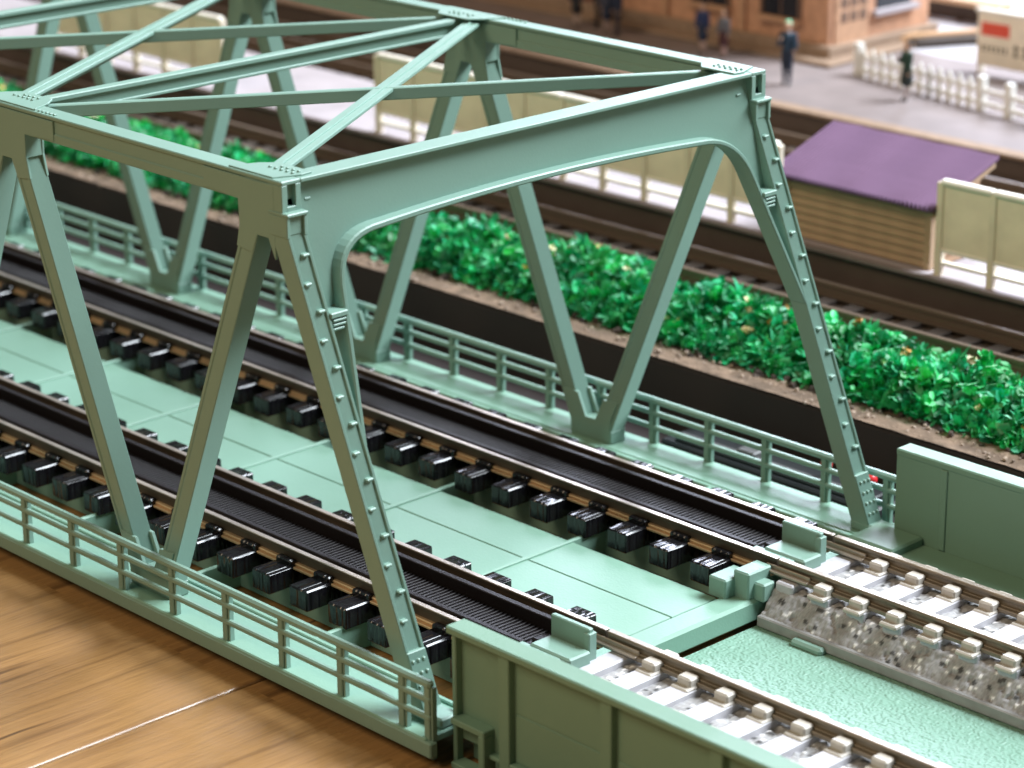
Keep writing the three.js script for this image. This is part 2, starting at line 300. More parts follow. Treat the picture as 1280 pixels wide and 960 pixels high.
/* portals: a web with a flange that sweeps down into both posts */
function kneeLine() {
  const pts = [];
  for (let i = 0; i <= 10; i++) { const z = 25.5 * i / 10; pts.push([z, 42.55 - 0.75 * (z / 25.5) ** 2]); }
  for (let i = 1; i <= 10; i++) { const t = i / 10, a = (1 - t) ** 2, b = 2 * t * (1 - t), c = t * t; pts.push([a * 25.5 + b * 30.4 + c * 31.35, a * 41.8 + b * 41.35 + c * 37.2]); }
  for (let i = 1; i <= 8; i++) { const t = i / 8; pts.push([lerp(31.35, 34.3, t), lerp(37.2, 22.2, t)]); }
  return pts;
}
for (const end of [0, 1]) {
  const place = (g) => (end ? flipX(g) : g), half = kneeLine(), all = [...half.slice(1).reverse().map(([z, y]) => [-z, y]), ...half];
  const up = half.filter(([, y]) => y > 34.6), web = [[-34.3, 48], [34.3, 48], [34.3, 34.6], ...[...up].reverse(), ...up.slice(1).map(([z, y]) => [-z, y]), [-34.3, 34.6]];
  const beam = part(bridge, 'portal_beam', place(warp(plate(web.map(([z, y]) => [-z, y]), -1.8, -1.15, 'zy', 0.04), (v) => { v.x += lean(v.y); })), green);
  const strip = (list, t) => { const up2 = [], lo = []; list.forEach(([z, y], i) => { const [pz, py] = list[Math.max(0, i - 1)], [qz, qy] = list[Math.min(list.length - 1, i + 1)], L = Math.hypot(qz - pz, qy - py), nz = (qy - py) / L, ny = -(qz - pz) / L; up2.push([z - nz * t / 2, y - ny * t / 2]); lo.push([z + nz * t / 2, y + ny * t / 2]); }); return [...up2, ...lo.reverse()]; };
  part(beam, 'arched_flange', place(warp(plate(strip(all, 0.6).map(([z, y]) => [-z, y]), -2.2, 0.42, 'zy', 0.14), (v) => { v.x += lean(v.y); })), green);
  part(beam, 'top_flange', place(bx(-2.9, 0.02, 47.98, 48.4, -ZI, ZI, 0.07)), green);
  for (const s of [1, -1]) {
    part(beam, 'bracket', place(join([bx(2.2, 4.3, 34.5, 35.1, s > 0 ? 31.9 : -34.2, s > 0 ? 34.2 : -31.9, 0.1), bx(2.9, 4.0, 33, 34.6, s > 0 ? 31.9 : -34.2, s > 0 ? 34.2 : -31.9, 0.1)].concat([0, 1, 2].map((i) => bx(3.9, 4.3, 33.2 + i * 0.45, 33.45 + i * 0.45, s > 0 ? 32.2 : -33.9, s > 0 ? 33.9 : -32.2, 0.05))))), green);
    [[32.7, 45.9], [32.6, 43.0], [32.9, 40.4]].forEach(([z, y]) => { const x = lean(y) - 1.15; part(beam, 'step_rung', place(bx(x - 0.2, x + 0.45, y - 0.16, y + 0.16, s * z - 0.42, s * z + 0.42, 0.1)), green); });
  }
}
/* struts and crossed braces between the chords */
XT.forEach((x, i) => {
  if (i > 0 && i < 5) part(bridge, 'cross_strut', [bx(x - 0.75, x + 0.75, 47.6, 48.2, -ZI + 0.3, ZI - 0.3, 0.1), bx(x - 0.28, x + 0.28, 46.2, 47.8, -ZI + 0.3, ZI - 0.3, 0.06), bx(x - 0.6, x + 0.6, 46.0, 46.4, -ZI + 0.3, ZI - 0.3, 0.08)], green);
  if (i < 5) {
    const a = [x - 2.2, 47.75, ZI - 0.6], b = [XT[i + 1] + 2.2, 47.75, -ZI + 0.6];
    part(bridge, 'wide_brace', [bar(a, b, 2.2, 0.5, 0.1), bar([a[0] - 0.62, 47.1, a[2] + 0.5], [b[0] - 0.62, 47.1, b[2] + 0.5], 0.45, 1.5, 0.08), bar([a[0], 48.02, a[2]], [b[0], 48.02, b[2]], 0.4, 0.3, 0.08)], green);
    part(bridge, 'thin_brace', [bar([XT[i + 1] + 2.2, 47.3, ZI - 0.6], [x - 2.2, 47.3, -ZI + 0.6], 0.95, 1.5, 0.14)], green);
  }
});
/* floor: side walkways, floor beams, middle plates, stringers */
for (const s of [1, -1]) {
  const m = (g) => (s > 0 ? g : mirrorZ(g));
  const w = part(bridge, 'walkway', [m(bx(FARX, ENDX - 0.6, DECK - 0.9, DECK - 0.02, 32.0, 39.1, 0.15))], greenDeck);
  part(w, 'fascia', [m(bx(FARX, ENDX + 0.3, -6.05, DECK - 0.25, 38.2, 39.25, 0.15)), m(bx(FARX, ENDX - 1.2, -7.3, -5.9, 36.9, 37.6, 0.1))], green);
  part(w, 'kerb', [m(bx(FARX, ENDX - 0.6, -6.3, DECK + 0.3, 31.6, 32.25, 0.12)), m(bx(FARX, ENDX - 0.6, -5.3, -4.9, 31.4, 31.7, 0.08)), m(bx(FARX, ENDX - 0.6, DECK - 0.3, DECK + 0.12, 32.9, 33.3, 0.08))], greenDeck);
  // railing
  const rail = part(bridge, 'railing', [m(bx(FARX + 0.6, ENDX - 0.1, 1.35, 2.2, 38.05, 38.95, 0.25))], green);
  for (const y of [0.05, -1.9]) part(rail, 'rail', m(bx(FARX + 0.6, ENDX - 0.2, y - 0.33, y + 0.33, 38.2, 38.86, 0.16)), green);
  const postG = shape([bx(-0.55, 0.3, DECK - 0.4, 1.5, -0.4, 0.26, 0.1), bx(0.42, 0.66, DECK - 0.4, 1.5, -0.5, 0.16, 0.06), bx(0.2, 0.5, DECK - 0.4, 1.5, -0.2, 0.0, 0)]);
  for (let x = 19; x > FARX + 2; x -= 9.62) put(rail, 'post', postG, green, x, 0, s * 38.5);
  for (const x of [ENDX - 0.6, FARX + 1]) put(rail, 'post', postG, green, x, 0, s * 38.5);
}
/* floor beams under the plate joints: their tops show as fine raised lines */
const beamsX = []; for (let x = 20.0 - 23.2; x > FARX + 3; x -= 23.2) beamsX.push(x);
for (const x of beamsX) part(bridge, 'floor_beam', [bx(x - 0.3, x + 0.3, DECK - 3.2, DECK + 0.3, -31.8, 31.8, 0.16)], greenDeck);
{
  const xs = [20.1, ...beamsX, FARX + 3.2];
  for (let i = 0; i + 1 < xs.length; i++) for (const s of [1, -1])
    part(bridge, 'floor_plate', bx(xs[i + 1] + 0.24, xs[i] - 0.24, DECK - 0.7, DECK + rr(-0.02, 0.02), s > 0 ? 0.07 : -7.45, s > 0 ? 7.45 : -0.07, 0.09), greenDeck);
  part(bridge, 'floor_underplate', bx(FARX + 1, 20, DECK - 1.6, DECK - 0.75, -7.2, 7.2, 0.1), green);
  for (const end of [0, 1]) {
    const place = (g) => (end ? flipX(g) : g);
    const e = part(bridge, 'end_beam', place(warp(bx(20.1, 23.6, DECK - 2.3, DECK + 0.22, -29.5, 29.5, 0.35), (v) => { if (v.x > 22 && v.y < DECK - 1) v.x += 0.35; })), greenDeck);
    for (const c of [18.5, -18.5]) {
      part(e, 'lug', place(join([bx(18.6, 21.2, DECK, -1.6, c + 6.9, c + 11.2, 0.2), bx(20.9, 23.2, DECK, -0.7, c + 5.6, c + 9.6, 0.2), bx(22.9, 24.6, DECK, -1.9, c + 6.6, c + 8.6, 0.2)])), green);
      part(e, 'rail_guide', place(join([bx(19.6, 25.6, -1.9, -0.35, c - 0.2, c + 3.0, 0.2), bx(18.2, 24.4, -1.8, -0.6, c + 2.6, c + 4.0, 0.2), bx(19.2, 24.9, -2, 1.75, c - 1.25, c - 0.55, 0.12), bx(24.3, 25.15, -2, 1.3, c - 1.5, c - 0.35, 0.1)])), green);
    }
  }
}
/* tracks on the bridge */
const tieG = [0, 1, 2].map(() => {
  const g = [bx(-1.55, 1.55, -4.1, -1.62, -9.45, 9.45, 0.16)];
  for (const r of [-4.85, 4.85]) { for (const q of [-1, 1]) g.push(bx(-1.35, 1.35, -1.8, -0.98, r + q * 0.78 - 0.5, r + q * 0.78 + 0.5, 0.16)); }
  return shape(g);
});
tieG.forEach((g, i) => { const uv = g.attributes.uv; for (let k = 0; k < uv.count; k++) uv.setXY(k, uv.getX(k) + i * 0.37, uv.getY(k) + i * 0.21); });
for (const c of [18.5, -18.5]) {
  for (let x = 15.8, i = 0; x > FARX + 2; x -= 6.63, i++) put(bridge, 'tie', tieG[(i * 7 + (c > 0 ? 1 : 0)) % 3], tieBlack, x, rr(-0.05, 0.05), c + rr(-0.1, 0.1), rr(-0.006, 0.006));
  for (const r of [-4.85, 4.85]) {
    const z = c + r, R = part(bridge, 'rail', [bx(FARX, ENDX - 0.1, -1.5, -0.32, z - 0.2, z + 0.2, 0), bx(FARX, ENDX - 0.1, -0.42, -0.06, z - 0.36, z + 0.36, 0.1)], railSide);
    part(R, 'rail_head', bx(FARX, ENDX - 0.1, -0.12, 0, z - 0.32, z + 0.32, 0.05), railTop);
    part(R, 'rail_foot', [bx(FARX, ENDX - 0.1, -1.98, -1.68, z - 1.05, z + 1.05, 0.06), bx(FARX, ENDX - 0.1, -1.7, -1.36, z - 0.66, z + 0.66, 0.1)], railFoot);
    part(bridge, 'stringer', bx(FARX + 3, 20, -7.3, -4.1, z - 0.8, z + 0.8, 0.1), green);
  }
  // guard channel between the rails: two upstanding black edges and a ribbed floor
  const G = part(bridge, 'guard_channel', [bx(FARX + 6, 18.4, -2, -0.02, c - 3.1, c - 2.3, 0.1), bx(FARX + 6, 18.4, -2, -0.75, c - 3.9, c - 3.0, 0.1), bx(FARX + 6, 18.4, -2, -0.5, c + 2.4, c + 3.2, 0.12), bx(FARX + 6, 18.4, -2.1, -1.45, c - 2.8, c + 2.8, 0.05), bx(17.6, 18.9, -1.9, -1.1, c - 1.2, c + 0.8, 0.2)], guardBlack);
  const ribs = []; for (let x = 17.2; x > FARX + 8; x -= 0.62) ribs.push(bx(x - 0.15, x + 0.15, -1.5, -1.25, c - 2.1, c + 2.1, 0.05));
  part(G, 'ribs', ribs, guardBlack).userData.kind = 'stuff';
}

/* ================================================================== THE PLATE GIRDER BRIDGE */
const FLOOR = -6.6;
const girder = thing('girder_bridge', 'green plate girder bridge with tall ribbed side walls and a pebbled floor', 'bridge', [75, TABLE, 0]);
{
  const x0 = 24.2, x1 = 150;
  part(girder, 'floor', bx(x0, x1, FLOOR - 0.8, FLOOR, -30, 30, 0.1), greenPebbled);
  part(girder, 'floor_lug', warp(bx(30.2, 34.6, FLOOR - 0.2, FLOOR + 0.75, -9.1, -7.9, 0.35), () => {}), green);
  for (const s of [1, -1]) {
    const m = (g) => (s > 0 ? g : mirrorZ(g));
    part(girder, 'ledge', m(bx(x0 + 0.4, x1, FLOOR - 0.7, -3.1, 28.0, 34.25, 0.15)), shadedGreen);
    const w = part(girder, 'side_wall', [m(bx(x0 - 0.7, x1, -4.7, 7.2, 34.2, 35.5, 0.1))], shadedGreen);
    part(w, 'top_flange', m(bx(x0 - 0.75, x1, 6.9, 7.75, 34.1, 36.7, 0.16)), shadedGreen);
    part(w, 'bottom_lip', m(bx(x0 + 4.6, x1, -5.05, -4.55, 35.2, 36.3, 0.12)), shadedGreen);
    for (let x = x0, k = 0; x < x1 - 2; x = k === 0 ? 31.4 : x + 13.9, k++) part(w, 'rib', [m(bx(x - (k ? 0.75 : 0.25), x + (k ? 0.75 : 0.35), -7.45, 6.95, 35.4, 36.35, 0.1))], shadedGreen);
    part(w, 'inner_rib', [m(bx(30.1, 31.0, -3, 6.9, 33.98, 34.25, 0.08))], shadedGreen);
    for (let k = 0; k < 8; k++) { const a = 32.4 + 13.9 * k; part(w, 'panel', [m(bx(a, a + 12.0, 0.95, 6.3, 35.4, 35.56, 0.05)), m(bx(a, a + 12.0, -4.4, 0.75, 35.4, 35.62, 0.05))], shadedGreen); }
    part(w, 'shoe_frame', [m(bx(x0 + 0.1, 29.2, -2.6, -1.9, 35.3, 37.0, 0.1)), m(bx(28.3, 29.2, -7.0, -2.5, 35.3, 37.0, 0.12)), m(bx(x0 + 0.1, 29.2, -7.48, -6.8, 35.3, 37.0, 0.1))], shadedGreen);
    part(girder, 'step_block', m(bx(21.4, 28.0, -4.0, -2.1, 28.3, 34.15, 0.25)), shadedGreen);
  }
}
/* two lengths of ballasted track lying in it */
for (const c of [18.5, -18.5]) {
  const t = thing('ballasted_track', c > 0 ? 'ballasted track with concrete sleepers beside the ribbed green wall seen from outside' : 'ballasted track with concrete sleepers and an exposed speckled grey ballast shoulder', 'track', [75, FLOOR, c]);
  const x0 = 24.6, x1 = 110, nx = 700, prof = [], P = [], C = [], idx = [];
  // cross-section: shoulder up, across, shoulder down; the surface is moulded into pebbles, some of them coloured white or dark
  const line = [[9.35, -5.45], [7.0, -2.75], [6.4, -2.5], [0, -2.5]];
  const half = []; for (let k = 0; k < 3; k++) { const [a, b] = [line[k], line[k + 1]], n = [14, 3, 26][k]; for (let q = 0; q < n; q++) half.push([lerp(a[0], b[0], q / n), lerp(a[1], b[1], q / n)]); } half.push([0, -2.5]);
  for (const q of half) prof.push([-q[0], q[1]]); for (const q of [...half].reverse().slice(1)) prof.push(q);
  for (let i = 0; i <= nx; i++) { let run = 0; for (let j = 0; j < prof.length; j++) {
    const x = lerp(x0, x1, i / nx), [z, y] = prof[j]; if (j) run += Math.hypot(z - prof[j - 1][0], y - prof[j - 1][1]);
    const cs = 0.66, cx = Math.floor(x / cs), cz = Math.floor(run / cs); let d1 = 9, id = 0;
    for (let a = -1; a <= 1; a++) for (let b = -1; b <= 1; b++) { const px = (cx + a + 0.15 + 0.7 * hash(cx + a, cz + b, 3)) * cs, pz = (cz + b + 0.15 + 0.7 * hash(cx + a, cz + b, 4)) * cs, d = Math.hypot(px - x, pz - run); if (d < d1) { d1 = d; id = hash(cx + a, cz + b, c > 0 ? 5 : 6); } }
    const pit = id > 0.3 && id < 0.4 ? -0.3 : 0, hgt = 0.17 * Math.max(0, 1 - (d1 / (cs * 0.7)) ** 2) + pit - 0.2 + 0.18 * (vn(x * 0.7, run * 0.7, 4096, 9) - 0.5);
    const sl = Math.abs(z) > 7 ? 0.72 : 0; P.push(x, y + hgt * (sl ? 0.7 : 1), c + z + Math.sign(z) * hgt * sl);
    const n = 0.85 + 0.3 * hash(i, j, 12), k = id < 0.1 && d1 < cs * 0.46 ? 0.07 : id > 0.87 && d1 < cs * 0.34 ? 0.78 : 0.31 + 0.1 * (id - 0.5); C.push(k * n, k * n * 0.985, k * n * 0.99);
  } }
  for (let i = 0; i < nx; i++) for (let j = 0; j + 1 < prof.length; j++) { const a = i * prof.length + j, b = a + prof.length; idx.push(a, a + 1, b, b, a + 1, b + 1); }
  const e0 = P.length / 3; for (const [z] of prof) { P.push(x0, -5.5, c + z); C.push(0.31, 0.305, 0.307); } for (let j = 0; j + 1 < prof.length; j++) idx.push(j, e0 + j, j + 1, j + 1, e0 + j, e0 + j + 1);
  const g = new THREE.BufferGeometry(); g.setAttribute('position', new THREE.Float32BufferAttribute(P, 3)); g.setAttribute('color', new THREE.Float32BufferAttribute(C, 3)); g.setIndex(idx); g.computeVertexNormals();
  part(t, 'ballast', g, ballastGrey);
  part(t, 'base', bx(x0 - 0.1, x1, FLOOR + 0.05, -5.2, c - 9.6, c + 9.6, 0.15), baseGrey);
  const tieC = shape([bx(-1.25, 1.25, -3.4, -1.75, -6.9, 6.9, 0.2)]), clipG = shape([bx(-0.95, 0.95, -1.8, -0.55, -0.85, 0.75, 0.2), bx(-1.15, 1.15, -2.0, -1.45, -1.2, 1.5, 0.15)]);
  for (let x = 26.0, k = 0; x < x1; x += 5.05, k++) {
    const tie = put(t, 'tie', tieC, tieConcrete, x, rr(-0.04, 0.04), c);
    if (x < 27) continue;
    for (const r of [-4.85, 4.85]) for (const q of [-1, 1]) { const cl = put(tie, 'clip', clipG, clipGrey, x, -0.12, c + r + q * 1.25, q > 0 ? 0 : Math.PI); cl.castShadow = true; }
  }
  for (const r of [-4.85, 4.85]) {
    const z = c + r, R = part(t, 'rail', [bx(ENDX + 0.25, x1, -1.15, -0.4, z - 0.22, z + 0.22, 0), bx(ENDX + 0.25, x1, -0.52, -0.08, z - 0.42, z + 0.42, 0.1), bx(ENDX + 0.25, x1, -1.75, -1.25, z - 1.0, z + 1.0, 0.06), bx(ENDX + 0.25, x1, -1.3, -1.05, z - 0.55, z + 0.55, 0.05)], greyRailSide);
    part(R, 'rail_head', bx(ENDX + 0.25, x1, -0.14, -0.01, z - 0.38, z + 0.38, 0.05), greyRailTop);
    part(R, 'rail_joiner', [bx(22.2, 28.6, -1.35, -0.72, z - 0.66, z - 0.42, 0.08), bx(22.2, 28.6, -1.35, -0.72, z + 0.42, z + 0.66, 0.08), bx(22.2, 28.6, -1.5, -1.2, z + 0.5, z + 1.25, 0.06), bx(22.2, 28.6, -1.5, -1.2, z - 1.25, z - 0.5, 0.06)], greyRailTop);
  }
}

/* ================================================================== THE STATION LAYOUT BEHIND */
F = LAYOUT;
const GROUND = -7, PLAT = 0.7, LOW = (TABLE - F.o[1]) / F.k;
{
  const b = thing('layout_board', 'black-edged board with earth on top carrying the station layout', 'board', [-150, LOW, -250]);
  part(b, 'shade_strip', bx(-560, 160, LOW, LOW + 0.6, -71, -57.5, 0.1), boardBlack);  // added black strip standing in for the shade between bridge and board
  part(b, 'edge', bx(-560, 160, LOW, GROUND - 0.4, -520, -70.6, 0.3), boardBlack);
  const P = [], idx = [], nx = 240, nz = 40;
  for (let i = 0; i <= nx; i++) for (let j = 0; j <= nz; j++) { const x = lerp(-560, 160, i / nx), z = lerp(-70.4, -112, j / nz), n = fbm((x + 600) / 60, (z + 300) / 60, 64, 151, 3), e = j === 0 ? 0.1 * (n - 0.5) : 0.9 * (n - 0.5); P.push(x, GROUND + e, z + (j === 0 ? 0.2 * (vn(x * 0.5 + 999, 3, 4096, 8) - 0.5) : 0)); }
  for (let i = 0; i < nx; i++) for (let j = 0; j < nz; j++) { const a = i * (nz + 1) + j, c = a + nz + 1; idx.push(a, c, a + 1, c, c + 1, a + 1); }
  const g = new THREE.BufferGeometry(); g.setAttribute('position', new THREE.Float32BufferAttribute(P, 3)); g.setIndex(idx); g.computeVertexNormals();
  part(b, 'earth', g, earth);
  part(b, 'earth_fill', bx(-560, 160, GROUND - 1, GROUND - 0.5, -520, -108, 0), earth);
}
/* loose stones and dark soil crumbs, with shade under the grass put into their colour, along the front of the board */
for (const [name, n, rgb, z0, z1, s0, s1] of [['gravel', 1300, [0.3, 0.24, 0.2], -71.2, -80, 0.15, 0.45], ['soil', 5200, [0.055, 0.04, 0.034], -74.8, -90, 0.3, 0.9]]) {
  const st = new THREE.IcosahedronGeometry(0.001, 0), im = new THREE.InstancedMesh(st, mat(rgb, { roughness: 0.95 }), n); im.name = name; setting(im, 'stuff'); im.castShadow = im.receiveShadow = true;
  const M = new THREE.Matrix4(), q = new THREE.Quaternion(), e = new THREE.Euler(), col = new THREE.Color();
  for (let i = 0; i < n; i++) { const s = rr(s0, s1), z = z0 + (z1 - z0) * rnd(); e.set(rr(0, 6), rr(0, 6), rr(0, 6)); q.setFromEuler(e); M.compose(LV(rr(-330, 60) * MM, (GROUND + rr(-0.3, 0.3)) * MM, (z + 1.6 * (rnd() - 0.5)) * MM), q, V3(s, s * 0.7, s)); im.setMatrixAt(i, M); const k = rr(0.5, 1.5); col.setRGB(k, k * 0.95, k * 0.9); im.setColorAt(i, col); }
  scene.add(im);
}
/* grass: scatter of small leaf tufts */
{
  const tuft = (n, h, w) => {
    const P = [], idx = [];
    for (let i = 0; i < n; i++) {
      const a = rr(0, 6.283), lx = Math.cos(a), lz = Math.sin(a), l = h * rr(0.5, 1), o = rr(0.2, 0.9) * h, ww = w * rr(0.6, 1.2), b = P.length / 3, ox = rr(-0.5, 0.5), oz = rr(-0.5, 0.5);
      const px = -lz * ww, pz = lx * ww;
      P.push(ox - px * 0.5, 0, oz - pz * 0.5, ox + px * 0.5, 0, oz + pz * 0.5, ox + lx * o * 0.35 + px, l * 0.55, oz + lz * o * 0.35 + pz, ox + lx * o * 0.35 - px, l * 0.6, oz + lz * o * 0.35 - pz, ox + lx * o, l, oz + lz * o);
      idx.push(b, b + 1, b + 2, b, b + 2, b + 3, b + 3, b + 2, b + 4);
    }
    const g = new THREE.BufferGeometry(); g.setAttribute('position', new THREE.Float32BufferAttribute(P, 3)); g.setIndex(idx); g.computeVertexNormals(); g.scale(MM, MM, MM); return g;
  };
  // crumbs of coloured foam: small ragged flakes set at all angles
  const flakes = (n, r, spread) => {
    const P = [], idx = [];
    for (let i = 0; i < n; i++) {
      const cx = rr(-1, 1) * spread, cy = rr(0, 1.5) * spread, cz = rr(-1, 1) * spread, q = new THREE.Quaternion().setFromEuler(new THREE.Euler(rr(0, 6), rr(0, 6), rr(0, 6))), b = P.length / 3, R = r * rr(0.55, 1.25), bend = rr(-0.4, 0.4);
      for (let k = 0; k < 6; k++) { const a = k / 6 * 6.283, rad = R * rr(0.55, 1.15), v = V3(Math.cos(a) * rad * 1.35, bend * Math.cos(a) ** 2 * R, Math.sin(a) * rad * 0.8).applyQuaternion(q); P.push(v.x + cx, v.y + cy, v.z + cz); }
      for (let k = 1; k < 5; k++) idx.push(b, b + k, b + k + 1);
    }
    const g = new THREE.BufferGeometry(); g.setAttribute('position', new THREE.Float32BufferAttribute(P, 3)); g.setIndex(idx); g.computeVertexNormals(); g.scale(MM, MM, MM); return g;
  };
  const leaf = mat([0.016, 0.56, 0.185], { roughness: 0.5, side: THREE.DoubleSide, transmission: 0.5, thickness: 0 });
  const flower = mat([0.8, 0.5, 0.2], { roughness: 0.7, side: THREE.DoubleSide });
  const M = new THREE.Matrix4(), q = new THREE.Quaternion(), e = new THREE.Euler(), col = new THREE.Color();
  const dens = (x, z) => fbm((x + 700) / 40, (z + 200) / 40, 512, 161, 3), clump = (x, z) => vn((x + 700) / 5.5, (z + 200) / 5.5, 512, 171);
  const heightAt = (x, z) => { const w = 1 - Math.abs((z + 84) / 8.2) ** 2.2; return Math.max(0, w) * (1.6 + 4.2 * dens(x * 1.7 + 40, z * 1.7) + 4.6 * clump(x, z)); };
  [[flakes(12, 0.62, 0.8), 13000], [tuft(7, 2.6, 0.42), 2600], [flakes(8, 0.95, 0.9), 4200]].forEach(([g, n], kind) => {
    const im = new THREE.InstancedMesh(g, leaf, n); im.name = ['grass', 'grass_001', 'grass_002'][kind]; setting(im, 'stuff'); im.castShadow = im.receiveShadow = true;
    for (let i = 0; i < n; i++) {
      let x, z; do { x = rr(-340, 70); z = rr(-92, -76); } while (dens(x, z) < rr(0.22, 0.48));
      const top = heightAt(x, z), y = GROUND + rnd() ** 0.6 * top, s = rr(0.6, 1.25);
      e.set(rr(-0.7, 0.7), rr(0, 6.28), rr(-0.7, 0.7)); q.setFromEuler(e); M.compose(LV(x * MM, (y - 0.5) * MM, z * MM), q, V3(s, s, s)); im.setMatrixAt(i, M);
      const k = 0.45 + 0.95 * rnd(), hue = rnd(); col.setRGB(k * (0.5 + 4.5 * hue ** 5), k, k * (0.65 + 0.8 * rnd())); im.setColorAt(i, col);
    }
    scene.add(im);
  });
  const n = 320, im = new THREE.InstancedMesh(flakes(7, 0.5, 0.42), flower, n); im.name = 'flower_specks'; setting(im, 'stuff'); im.castShadow = im.receiveShadow = true;
  for (let i = 0; i < n; i++) { const x = rr(-330, 60), z = rr(-91, -78), y = GROUND + heightAt(x, z) * rr(0.75, 1.02), s = rr(0.5, 1.25); e.set(rr(-1, 1), rr(0, 6), rr(-1, 1)); q.setFromEuler(e); M.compose(LV(x * MM, y * MM, z * MM), q, V3(s, s, s)); im.setMatrixAt(i, M); const k = rr(0.6, 1.15), c = rnd(); col.setRGB(k, k * lerp(0.85, 1.6, c), k * lerp(0.5, 2.6, c)); im.setColorAt(i, col); }
  scene.add(im);
}
/* tracks of the station */
function stationTrack(zc, label) {
  const t = thing('station_track', label, 'track', [-150, GROUND, zc], 'dark tracks of the station'), x0 = -430, x1 = 110;
  part(t, 'ballast', plate([[-9.6, GROUND - 0.3], [9.6, GROUND - 0.3], [7.2, GROUND + 2.2], [-7.2, GROUND + 2.2]], x0, x1, 'zy', 0).translate(0, 0, zc), darkBallast);
  const g = shape(bx(-1.3, 1.3, GROUND + 1.6, GROUND + 2.9, -7.6, 7.6, 0.15));
  for (let x = -330; x < 80; x += 5.4) put(t, 'tie', g, oldTie, x, 0, zc);
  for (const r of [-4.85, 4.85]) part(t, 'rail', [bx(x0, x1, GROUND + 2.8, GROUND + 4.4, zc + r - 0.25, zc + r + 0.25, 0), bx(x0, x1, GROUND + 4.2, GROUND + 4.95, zc + r - 0.45, zc + r + 0.45, 0.1), bx(x0, x1, GROUND + 2.8, GROUND + 3.15, zc + r - 1, zc + r + 1, 0)], oldRail);
}
stationTrack(-99.6, 'dark brown track between the grass strip and the fenced platform');
stationTrack(-150.5, 'dark brown track behind the fenced platform, next to it');
stationTrack(-167.5, 'dark brown track running along the platform where people stand');
/* platforms */
{
  const p = thing('station_platform', 'pale lilac platform with a cream fence and a purple-roofed shed on it', 'platform', [-150, GROUND, -124]);
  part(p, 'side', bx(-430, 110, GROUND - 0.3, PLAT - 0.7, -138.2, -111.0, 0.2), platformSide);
  part(p, 'top', bx(-430, 110, PLAT - 0.8, PLAT, -139, -110, 0.3), platformPale);
  part(p, 'edge_strip', bx(-430, 110, PLAT - 0.6, PLAT + 0.04, -110.9, -109.9, 0.08), platformPink);
  const q = thing('station_platform', 'wide pinkish grey platform in front of the brick building where people stand', 'platform', [-150, GROUND, -300]);
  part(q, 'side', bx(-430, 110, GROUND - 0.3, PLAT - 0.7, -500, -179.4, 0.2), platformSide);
  part(q, 'top', bx(-430, 110, PLAT - 0.8, PLAT, -236, -178.6, 0.3), platformPink);
  part(q, 'forecourt', bx(-430, 110, PLAT - 0.8, PLAT - 0.05, -510, -235.9, 0.1), roadGrey);
  part(q, 'coping', bx(-430, 110, PLAT - 0.6, PLAT + 0.05, -182, -178.5, 0.08), brickBase);
}
/* cream fences along the platform edge */
function fence(xa, bays, label, pitch = 9.6) {
  const z = -111.9, t = thing('platform_fence', label, 'fence', [xa + bays * pitch / 2, PLAT, z]);
  const panelG = shape([bx(0.5, pitch - 0.5, 4.2, 14.2, -0.28, 0.28, 0.12)]), capG = shape([bx(0, pitch, 13.9, 14.9, -0.75, 0.75, 0.35)]), lowG = shape([bx(0, pitch, -0.3, 0.3, -0.5, 0.5, 0.15)]), postG = shape([bx(-0.62, 0.62, -0.2, 14.4, -0.62, 0.62, 0.15)]);
  for (let k = 0; k < bays; k++) {
    const x = xa + k * pitch; put(t, 'panel', panelG, cream, x, PLAT, z); put(t, 'cap', capG, creamWhite, x, PLAT, z);
    put(t, 'lower_rail', lowG, creamWhite, x, PLAT + 4.0, z); put(t, 'lower_rail', lowG, creamWhite, x, PLAT + 1.9, z - 0.2);
  }
  for (let k = 0; k <= bays; k++) put(t, 'post', postG, cream, xa + k * pitch, PLAT, z);
}
fence(-158.2, 10, 'cream panelled fence between the open platform and the purple-roofed shed');
fence(-30.2, 8, 'cream panelled fence that starts beside the shed and hides its corner');
fence(-262, 6, 'cream panelled fence beyond the gap in the platform fencing');
